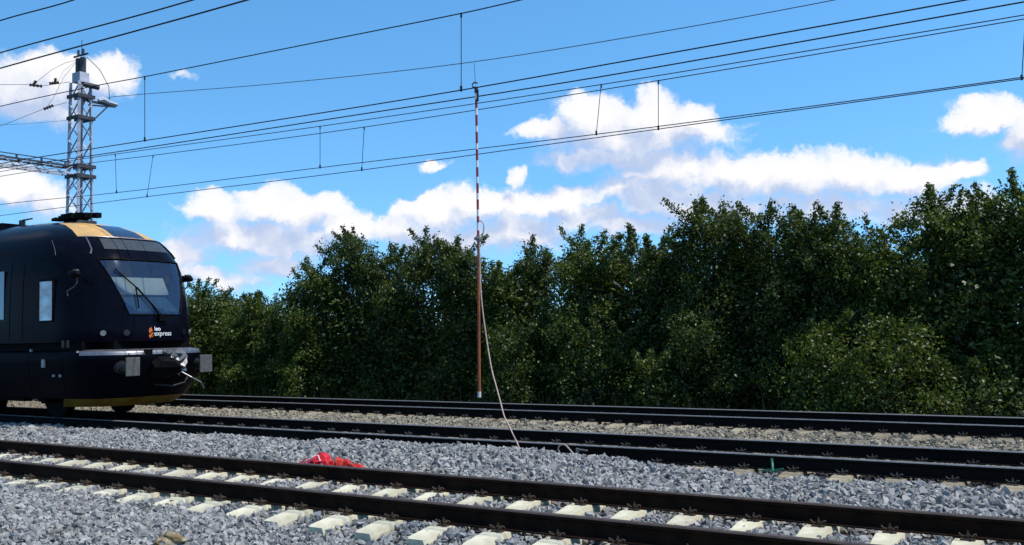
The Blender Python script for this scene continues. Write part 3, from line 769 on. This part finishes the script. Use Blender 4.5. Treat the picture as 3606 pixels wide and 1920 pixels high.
def overhead(label, Yc, messenger, contact, droppers, Ym=None, r=WR):
    Ym = Yc if Ym is None else Ym
    Pc = wire_pts(contact, Yc); root = thing('overhead_line', (Pc[len(Pc)//2].x, Yc, 5.3), label, 'overhead line', 'overhead contact lines')
    mb = MB(); mb.tube(Pc, r, 5); mb.build('contact_wire', 'wire', root)
    if messenger:
        Pm = wire_pts(messenger, Ym); mb = MB(); mb.tube(Pm, r, 5); mb.build('messenger_wire', 'wire', root)
        for (xa, ya), (xb, yb) in droppers:
            a = ony(xa, ya, Ym); b = ony(xb, yb, Yc); a.z = z_at(Pm, a.x); b.z = z_at(Pc, b.x)
            mb = MB(); mb.tube([a, b], .0075, 5); mb.tube([b+Vector((0, 0, .07)), b-Vector((0, 0, .02))], .02, 6); mb.tube([a+Vector((0, 0, .01)), a-Vector((0, 0, .07))], .016, 6); mb.build('dropper', 'wire', root)
    return root
overhead('overhead line of the middle track, the one the striped rod hangs from', 12.9,
         [(0, 268), (230, 218), (364, 193), (760, 114), (1160, 34), (1310, 0)], [(0, 412), (230, 375), (760, 292), (1160, 227), (1700, 131), (2430, 0)],
         [((364, 193), (364, 355)), ((1160, 34), (1160, 227))])
overhead('second wire just below the contact wire holding the striped rod', 13.32, None, [(0, 424), (230, 392), (860, 295), (1500, 195), (2576, 5)], [])
overhead('upper wire pair above the far track with the leftmost short droppers', 17.6,
         [(0, 432), (290, 388), (805, 318), (1512, 213), (2100, 117), (2576, 38)], [(0, 515), (293, 485), (805, 422), (1500, 338), (2000, 273), (2570, 195)],
         [((290, 388), (293, 485)), ((805, 318), (805, 422)), ((1512, 213), (1500, 338))], r=.0095)
overhead('lower wire pair above the far track, its droppers at the white cloud', 17.95,
         [(0, 444), (230, 410), (385, 391), (916, 320), (1656, 203), (2576, 48)], [(0, 543), (370, 495), (910, 428), (1656, 325), (2100, 264), (2576, 198)],
         [((385, 391), (370, 495)), ((916, 320), (910, 428)), ((1656, 203), (1656, 325)), ((2579, 47), (2570, 198))], r=.0095)
overhead('overhead line of the nearest track crossing the top left corner', 8.2, [(0, 52), (185, 0)], [(0, 133), (485, 0)], [])
overhead('lowest of the wires of the nearest track at the top left', 7.7, None, [(0, 172), (622, 0)], [])
fw = wire_pts([(290, 243), (700, 210), (1160, 160), (1640, 84), (2100, 0)], MY+.9, xl=MX)
fw = [p for p in fw if p.x > MX+.2]
mb = MB(); mb.tube(fw, WR, 5); o = mb.build('feeder_wire', 'wire_grey', None); tag(o, 'sagging feeder wire running right from the mast bracket arm', 'wire')
def left_wire(pts, label, r=.009, ins=()):
    P = [onx(x, y, MX-.15) for x, y in pts]
    root = thing('feeder_cable', P[0], label, 'cable', 'cables tied to the mast')
    mb = MB(); mb.tube(P, r, 5); mb.build('conductor', 'wire_grey', root)
    for (xa, ya, xb, yb) in ins:
        mb = MB(); a = onx(xa, ya, MX-.15); b = onx(xb, yb, MX-.15)
        n = 7; mb.tube([a+(b-a)*(k/(n-1)) for k in range(n)], [.025 if k % 2 else .06 for k in range(n)], 7); mb.build('insulator', 'insulator', root)
    return root
left_wire([(-60, 213), (70, 213), (110, 216), (176, 206)], 'level cable with two insulators left of the mast head', ins=[(76, 214, 104, 217), (126, 210, 146, 208)])
left_wire([(-60, 340), (40, 302), (115, 272), (168, 258)], 'slanting cable with one insulator below the level one', ins=[(112, 274, 132, 266)])
left_wire([(-60, 316), (60, 312), (168, 303)], 'thin lowest cable reaching the mast above the gantry boom', .006)
left_wire([(192, 152), (165, 158), (130, 176), (100, 200), (84, 213)], 'curved jumper from the mast head to the outer insulator', .007, ins=[(84, 214, 90, 205)])
left_wire([(192, 155), (160, 178), (146, 206)], 'short jumper from the mast head to the inner insulator', .005, ins=[(138, 209, 140, 198)])
left_wire([(192, 156), (160, 195), (135, 245), (118, 270)], 'long jumper from the mast head down to the slanting cable', .006)

# ------------------------------------------------------------------ earthing rod and its cable
rod = thing('earthing_rod', ony(1206, 998, 12.9), 'red and white striped earthing rod with orange lower half hanging from the wire', 'earthing rod')
top = ony(1197.5, 222, 12.9); mid = ony(1203, 600, 12.9); bot = ony(1206, 998, 12.9)
edges = [232, 250, 273, 290, 318, 333, 362, 377, 405, 422, 446, 462, 487, 503, 528, 545, 560, 580, 600]
for i in range(len(edges)-1):
    def on_rod(y): t_ = (y-222)/(600-222); return top+(mid-top)*t_
    mb = MB(); mb.tube([on_rod(edges[i]), on_rod(edges[i+1])], .0205, 10); mb.build('red_band' if (i % 2) else 'white_band', 'pole_red' if i % 2 else 'pole_white', rod)
mb = MB(); mb.tube([mid, mid+(bot-mid)*.2, bot], [.02, .022, .025], 10); mb.build('lower_tube', 'pole_orange', rod)
mb = MB(); mb.tube([bot+Vector((0, 0, .08)), bot-Vector((0, 0, .01))], .028, 10); mb.build('end_cap', 'pole_cap', rod)
mb = MB(); mb.tube([mid+Vector((-.05, -.02, 0)), mid+Vector((.05, -.02, 0))], .03, 8); mb.tube([mid+Vector((0, 0, .05)), mid-Vector((0, 0, .05))], .036, 8); mb.build('clamp', 'clamp_metal', rod)
mb = MB(); mb.tube([top+Vector((0, 0, -.08)), top+Vector((0, 0, .02))], .03, 8)
mb.tube([top+Vector((-.0, 0, .0)), top+Vector((-.06, -.01, .03)), top+Vector((-.07, -.01, .07)), top+Vector((-.02, -.01, .1)), top+Vector((.03, 0, .075))], .012, 6)
mb.tube([top+Vector((.03, 0, -.03)), top+Vector((.03, 0, -.22))], .016, 6); mb.build('hook', 'steel_dark', rod)
mb = MB(); mb.tube([top+Vector((-.01, 0, .05)), top+Vector((-.03, 0, .42))], .004, 4); mb.build('spike', 'steel_dark', rod)
cab = [(1203, 556, 12.9), (1210, 556, 12.86), (1217, 566, 12.86), (1216, 582, 12.86), (1211, 600, 12.86), (1206, 608, 12.86), (1207, 650, 12.85), (1208, 700, 12.82), (1212, 760, 12.78), (1222, 840, 12.7),
       (1236, 925, 12.6), (1249, 975, 12.5), (1259, 1012, 12.42), (1268, 1046, 12.32), (1279, 1068, 12.24), (1290, 1092, 12.1), (1300, 1112, 12.02), (1306, 1126, 11.98)]
P = [ony(*c) for c in cab]; P.append(Vector((P[-1].x+.1, 11.97, -.13)))
def catmull(P, n=6):
    out = []
    for i in range(len(P)-1):
        a, b, c, d = P[max(i-1, 0)], P[i], P[i+1], P[min(i+2, len(P)-1)]
        for k in range(n):
            t_ = k/n; out.append(.5*((2*b)+(c-a)*t_+(2*a-5*b+4*c-d)*t_*t_+(3*b-a-3*c+d)*t_**3))
    return out+[P[-1]]
ec = thing('earthing_cable', P[-1], 'pale braided earthing cable slanting from the striped rod down to the rail', 'cable')
mb = MB(); mb.tube(catmull(P), .0105, 6); mb.build('upper_run', 'cable', ec, True)
g0 = P[-1]; L2 = [g0, g0+Vector((.18, -.08, -.02)), g0+Vector((.36, -.05, -.03)), ony(1404, 1142, 11.9), ony(1404, 1128, 11.9), ony(1411, 1119, 11.9), ony(1422, 1120, 11.88), ony(1432, 1130, 11.84), ony(1446, 1146, 11.8)]
mb = MB(); mb.tube(catmull(L2), .0105, 6); mb.build('ground_loop', 'cable', ec, True)
mb = MB(); q = ony(1452, 1136, 11.95); mb.box(q, (.03, .03, .09)); mb.bar(q+Vector((0, 0, .03)), q+Vector((.16, 0, .02)), .02); mb.build('rail_clamp', 'clamp_metal', ec)

# ------------------------------------------------------------------ small things on the ballast
p = Vector((-8.97, 9.31, -.13))
bag = thing('plastic_sack', p, 'crumpled glossy red plastic sack with pale piping behind the near rail', 'sack')
crumple('sack_body', 3, (.16, .13, .145), p+Vector((0, 0, .04)), .16, 'red_plastic', bag, 21, .3, False)
mb = MB(); mb.tube(catmull([p+Vector((-.19, -.13, -.02)), p+Vector((-.14, -.17, .10)), p+Vector((-.06, -.15, .155)), p+Vector((.02, -.09, .20)), p+Vector((.06, -.10, .16)), p+Vector((.12, -.11, .08))]), .011, 6); mb.build('piping', 'pink_trim', bag, True)
crumple('loose_flap', 3, (.11, .08, .07), p+Vector((-.21, -.02, .03)), .2, 'red_plastic', bag, 5, .3, False)
p2 = Vector((-8.56, 9.34, -.14))
rag = thing('cloth_bundle', p2, 'orange-red crumpled cloth bundle beside the red plastic sack', 'cloth')
crumple('cloth_fold', 3, (.125, .1, .1), p2+Vector((-.08, 0, .04)), .24, 'red_cloth', rag, 8, .35, False)
crumple('cloth_fold', 3, (.115, .09, .07), p2+Vector((.11, 0, .02)), .26, 'red_cloth', rag, 12, .35, False)
q = ony(1943, 1190, 11.75); tp = thing('green_cord', q, 'green cord hanging over the middle rail onto the gravel', 'cord')
mb = MB(); mb.tube(catmull([ony(1941, 1154, 12.05), ony(1943, 1170, 12.0), ony(1944, 1184, 11.9), q+Vector((0, 0, .02))]), .016, 6); mb.build('hanging_end', 'green_tape', tp)
mb = MB()
for k, (dx, dy) in enumerate(((-.10, 0), (-.03, -.05), (.05, .03), (.1, -.02))): mb.bar(q+Vector((dx-.07, dy, .02)), q+Vector((dx+.06, dy+.05*(-1)**k, .035+.01*k)), .022, .008)
mb.build('loose_scraps', 'green_tape', tp)
p3 = Vector((-7.42, 5.80, -.2)); p3.z = float(ground_z(p3.x, p3.y))+.03
db = thing('debris_lump', p3, 'dirty yellowish lump of rubble lying on the grey gravel', 'rubble')
crumple('upper_chunk', 2, (.085, .05, .05), p3+Vector((.02, .03, .04)), .3, 'debris', db, 31)
crumple('lower_chunk', 2, (.075, .045, .035), p3+Vector((-.02, -.06, .01)), .3, 'debris', db, 33)
crumple('side_chunk', 2, (.04, .04, .05), p3+Vector((-.11, -.02, .01)), .3, 'debris', db, 35)

# ------------------------------------------------------------------ trees
def leaf_cloud(C, N_, size, up=.35):
    """leaf quads (two folded triangles each) at centres C with outward normals N_"""
    n = len(C)
    d = rng.normal(size=(n, 3))+N_*.6+np.array([0, 0, up]); d /= np.linalg.norm(d, axis=1)[:, None]
    a = np.cross(d, rng.normal(size=(n, 3))); a /= np.linalg.norm(a, axis=1)[:, None]
    b = np.cross(d, a); s = size*rng.uniform(.6, 1.3, n)[:, None]
    tip = C+a*s; base = C-a*s; l = C+b*s*.55+d*s*.18; r = C-b*s*.55+d*s*.18
    V = np.stack([base, l, tip, r], 1).reshape(-1, 3)
    F = np.arange(n*4).reshape(-1, 4); return V, F
def tree(px, py, hwid, Y, label, leafm, base_z=-.55, nl=15000, shoots=5, size=.041, low=.0, seed=1, name='hedge_tree', cat='tree', group='trees of the lineside hedge'):
    r = np.random.default_rng(seed)
    topp = ony(px, py, Y); d = ROT[:, 2]; depth = -(d[0]*topp.x+d[1]*Y); ppm = FPX/1.4/depth
    R = max(hwid/ppm*1.8, .75); H = topp.z-base_z; cx = topp.x
    root = thing(name, (cx, Y, base_z), label, cat, group)
    wood = MB(); fork = .12*H
    tt = Vector((cx+r.normal()*.1, Y+r.normal()*.1, base_z+fork+.35))
    wood.tube([(cx, Y, base_z-.1), ((cx+tt.x)/2+.04, Y, base_z+fork*.5), tt], [.09, .075, .06], 7)
    lobes = [(Vector((cx+r.normal()*.08, Y-.1, base_z+H-.78)), r.uniform(.36, .48), 1.15)]
    for sgn in (-1, 1):
        lobes.append((Vector((cx+sgn*R*r.uniform(.35, .6), Y+r.normal()*.2, base_z+H-r.uniform(.75, 1.15))), r.uniform(.36, .5), r.uniform(.85, 1.1)))
    nlobe = int(9+R*9)
    for k in range(nlobe):
        f = (k+.5)/nlobe; an = r.uniform(0, 2*math.pi); rl = r.uniform(.34, .62)*(1-.25*f)
        zc = base_z+H*(.10+.72*f)*r.uniform(.9, 1.1); rad = R*r.uniform(.35, 1.0)*(1.0-.28*max(0, f-.4)/.6)
        lobes.append((Vector((cx+rad*math.cos(an), Y+rad*math.sin(an)*.8, min(zc, base_z+H-rl*1.1-.15))), rl, r.uniform(.8, 1.2)))
    parts = []; wsum = sum(l[1]**2 for l in lobes)
    for (c, rl, el_) in lobes:
        wood.tube([tt, tt+(c-tt)*.55+Vector((r.normal()*.08, r.normal()*.08, 0)), c], [.035, .022, .008], 5)
        nl_ = int(nl*.80*rl**2/wsum); ncl = max(12, int(85*rl))
        dv = r.normal(size=(ncl, 3)); dv /= np.linalg.norm(dv, axis=1)[:, None]
        ctr = np.array(c)+dv*rl*r.uniform(.55, 1.15, ncl)[:, None]*np.array([1, 1, el_]); sgm = r.uniform(.05, .12, ncl)
        ix = r.integers(0, ncl, nl_); parts.append(ctr[ix]+r.normal(size=(nl_, 3))*sgm[ix][:, None])
    hi = sorted(lobes, key=lambda l: -(l[0].z+l[1]))[:5]; hi.insert(0, lobes[0])
    for k in range(shoots+1):                    # long shoots that break the outline
        c, rl, _ = hi[0] if k == 0 else hi[r.integers(0, len(hi))]
        ln = r.uniform(.35, .85); le = r.normal(size=2)*.32
        a_ = c+Vector((0, 0, rl*.3)); e = Vector((topp.x, Y-.05, topp.z)) if k == 0 else c+Vector((le[0]*1.6, le[1], rl+ln*.55))
        e.z = min(e.z, topp.z); m_ = (a_+e)/2+Vector((le[0]*.35, le[1]*.3, -.04))
        wood.tube([a_, m_, e], [.012, .008, .003], 4)
        n_ = int(150+r.uniform(0, 150)); u = r.uniform(0, 1, n_)**.8
        u = np.floor(u*9)/9+r.normal(0, .025, n_)
        q = np.outer((1-u)**2, np.array(a_))+np.outer(2*u*(1-u), np.array(m_))+np.outer(u*u, np.array(e))
        parts.append(q+r.normal(size=(n_, 3))*(.075-.04*np.clip(u, 0, 1))[:, None])
    ni = int(nl*.2)                              # leaves inside the crown
    f = r.uniform(0, .85, ni); an = r.uniform(0, 6.283, ni); rad = R*.85*np.sqrt(r.uniform(0, 1, ni))*(1-.4*f)
    parts.append(np.stack([cx+rad*np.cos(an), Y+rad*np.sin(an)*.8, base_z+.05+f*(H-.5)], 1))
    C = np.concatenate(parts); C[:, 2] = np.maximum(C[:, 2], base_z+.05+r.uniform(0, .3, len(C)))
    axis = np.array([cx, Y, 0]); out = C-axis; out[:, 2] = 0; out /= (np.linalg.norm(out, axis=1)[:, None]+.05)
    V, F = leaf_cloud(C, out, size)
    wood.build('trunk', 'bark', root)
    me = np_mesh('crown', V-np.array(root.location), F, leafm)
    o = bpy.data.objects.new('crown', me); COL.objects.link(o); o.parent = root
    return root
HEDGE = [ # x, y of the tip in the photograph, half width, distance, leaf colour, label
 (330, 720, 60, 22.2, 'leaf_mid', 'hedge tree hidden behind the nose of the train'),
 (420, 705, 60, 22.0, 'leaf_mid', 'hedge tree mostly hidden behind the train windscreen edge'),
 (505, 700, 55, 21.8, 'leaf_light', 'bright green low hedge tree directly right of the train nose'),
 (580, 742, 55, 22.0, 'leaf_mid', 'lowest hedge tree, second to the right of the train'),
 (650, 732, 45, 21.8, 'leaf_mid', 'low hedge tree just before the hedge rises, third from the train'),
 (775, 645, 48, 22.0, 'leaf_mid', 'mid-height hedge tree where the hedge steps up right of the train'),
 (893, 568, 62, 22.0, 'leaf_dark', 'tall hedge tree with the highest tip between train and striped rod'),
 (985, 610, 70, 22.2, 'leaf_dark', 'hedge tree in the dip left of the twin tips beside the rod'),
 (1075, 570, 75, 21.8, 'leaf_dark', 'tall hedge tree with a curved tip left of the striped rod'),
 (1155, 592, 40, 22.0, 'leaf_dark', 'hedge tree immediately left of the striped rod'),
 (1240, 655, 38, 22.2, 'leaf_mid', 'low gap-filling hedge tree directly behind the striped rod'),
 (1345, 590, 52, 22.0, 'leaf_dark', 'first tall hedge tree right of the striped rod'),
 (1465, 562, 75, 21.8, 'leaf_mid', 'second tall hedge tree right of the striped rod'),
 (1590, 572, 75, 22.0, 'leaf_dark', 'third hedge tree right of the rod, below the small cloud gap'),
 (1680, 590, 60, 22.2, 'leaf_dark', 'shorter hedge tree left of the slender spiked tip'),
 (1770, 492, 75, 21.8, 'leaf_dark', 'hedge tree with a slender spiked tip standing clear of the hedge'),
 (1850, 540, 60, 22.2, 'leaf_dark', 'hedge tree between the slender spiked tip and the pointed pair'),
 (1945, 500, 75, 21.8, 'leaf_dark', 'hedge tree with a dense pointed tip in the right half'),
 (2030, 555, 60, 22.2, 'leaf_dark', 'shorter hedge tree right of the dense pointed tip'),
 (2112, 505, 70, 21.8, 'leaf_dark', 'hedge tree with open antler-like shoots against the cloud'),
 (2215, 570, 42, 22.0, 'leaf_mid', 'lower hedge tree in the notch left of the tallest ones'),
 (2340, 465, 75, 21.8, 'leaf_mid', 'broad tall hedge tree, second from the right edge'),
 (2450, 485, 70, 22.2, 'leaf_dark', 'hedge tree between the two tallest ones at the right'),
 (2545, 425, 90, 21.8, 'leaf_mid', 'tallest hedge tree at the right edge of the picture'),
 (2680, 440, 90, 22.0, 'leaf_mid', 'hedge tree just beyond the right edge'),
]
for i, (x, y, hwid, Y, lm, lab) in enumerate(HEDGE):
    tree(x, y, hwid, Y+(-.45, .35, 0, .5, -.2)[i % 5], lab, lm, seed=100+i, nl=32000)
BUSH = [
 (2190, 780, 120, 20.55, 'leaf_light', 'light green broad bush in front of the hedge at the right', 11000),
 (2075, 870, 60, 20.5, 'leaf_mid', 'smaller mid green bush left of the broad light one', 6000),
 (1640, 880, 30, 20.4, 'leaf_light', 'slim pale sapling in front of the dark hedge foot', 1500),
 (1290, 810, 45, 20.6, 'leaf_dark', 'green bush behind the lower end of the striped rod', 6000),
 (1490, 800, 60, 20.7, 'leaf_dark', 'dark bush at the hedge foot right of the rod', 5000),
 (2450, 900, 80, 20.6, 'leaf_dark', 'dark low bush at the hedge foot near the right edge', 5000),
]
for i, (x, y, hwid, Y, lm, lab, nl) in enumerate(BUSH):
    tree(x, y, hwid, Y, lab, lm, seed=300+i, nl=nl, shoots=5, name='bush', cat='bush', group='bushes in front of the hedge')
# hedge undergrowth behind the trees and weeds along the ballast edge
n = 110000
C = np.stack([rng.uniform(-42, 3.5, n), rng.uniform(21.2, 24.2, n), rng.uniform(0, 1, n)**1.1*(3.1+.9*np.clip((rng.uniform(0, 1, n)), 0, 1))*.92-.6], 1)
V, F = leaf_cloud(C, np.tile([0, -1., 0], (n, 1)), .07)
o = bpy.data.objects.new('undergrowth', np_mesh('undergrowth', V, F, 'leaf_dark')); COL.objects.link(o); tag(o, 'dense dark undergrowth filling the foot of the hedge', 'undergrowth', kind='stuff')
n = 5000
bx = rng.uniform(-42, 2.5, n); by = 19.5+rng.gamma(2., .4, n); hgt = rng.uniform(.15, .55, n)*(1+.6*np.sin(bx*1.7)**2)
bz = ground_z(bx, by); lean = rng.normal(0, .12, (n, 2)); wd = .008
V = np.stack([np.stack([bx-wd, by, bz-.02], 1), np.stack([bx+wd, by, bz-.02], 1), np.stack([bx+lean[:, 0]*.5+wd*.7, by+lean[:, 1]*.5, bz+hgt*.6], 1), np.stack([bx+lean[:, 0], by+lean[:, 1], bz+hgt], 1)], 1).reshape(-1, 3)
o = bpy.data.objects.new('weeds', np_mesh('weeds', V, np.arange(n*4).reshape(-1, 4), 'leaf_grass')); COL.objects.link(o); tag(o, 'dry grass and weeds along the edge of the farthest track', 'weeds', kind='stuff')
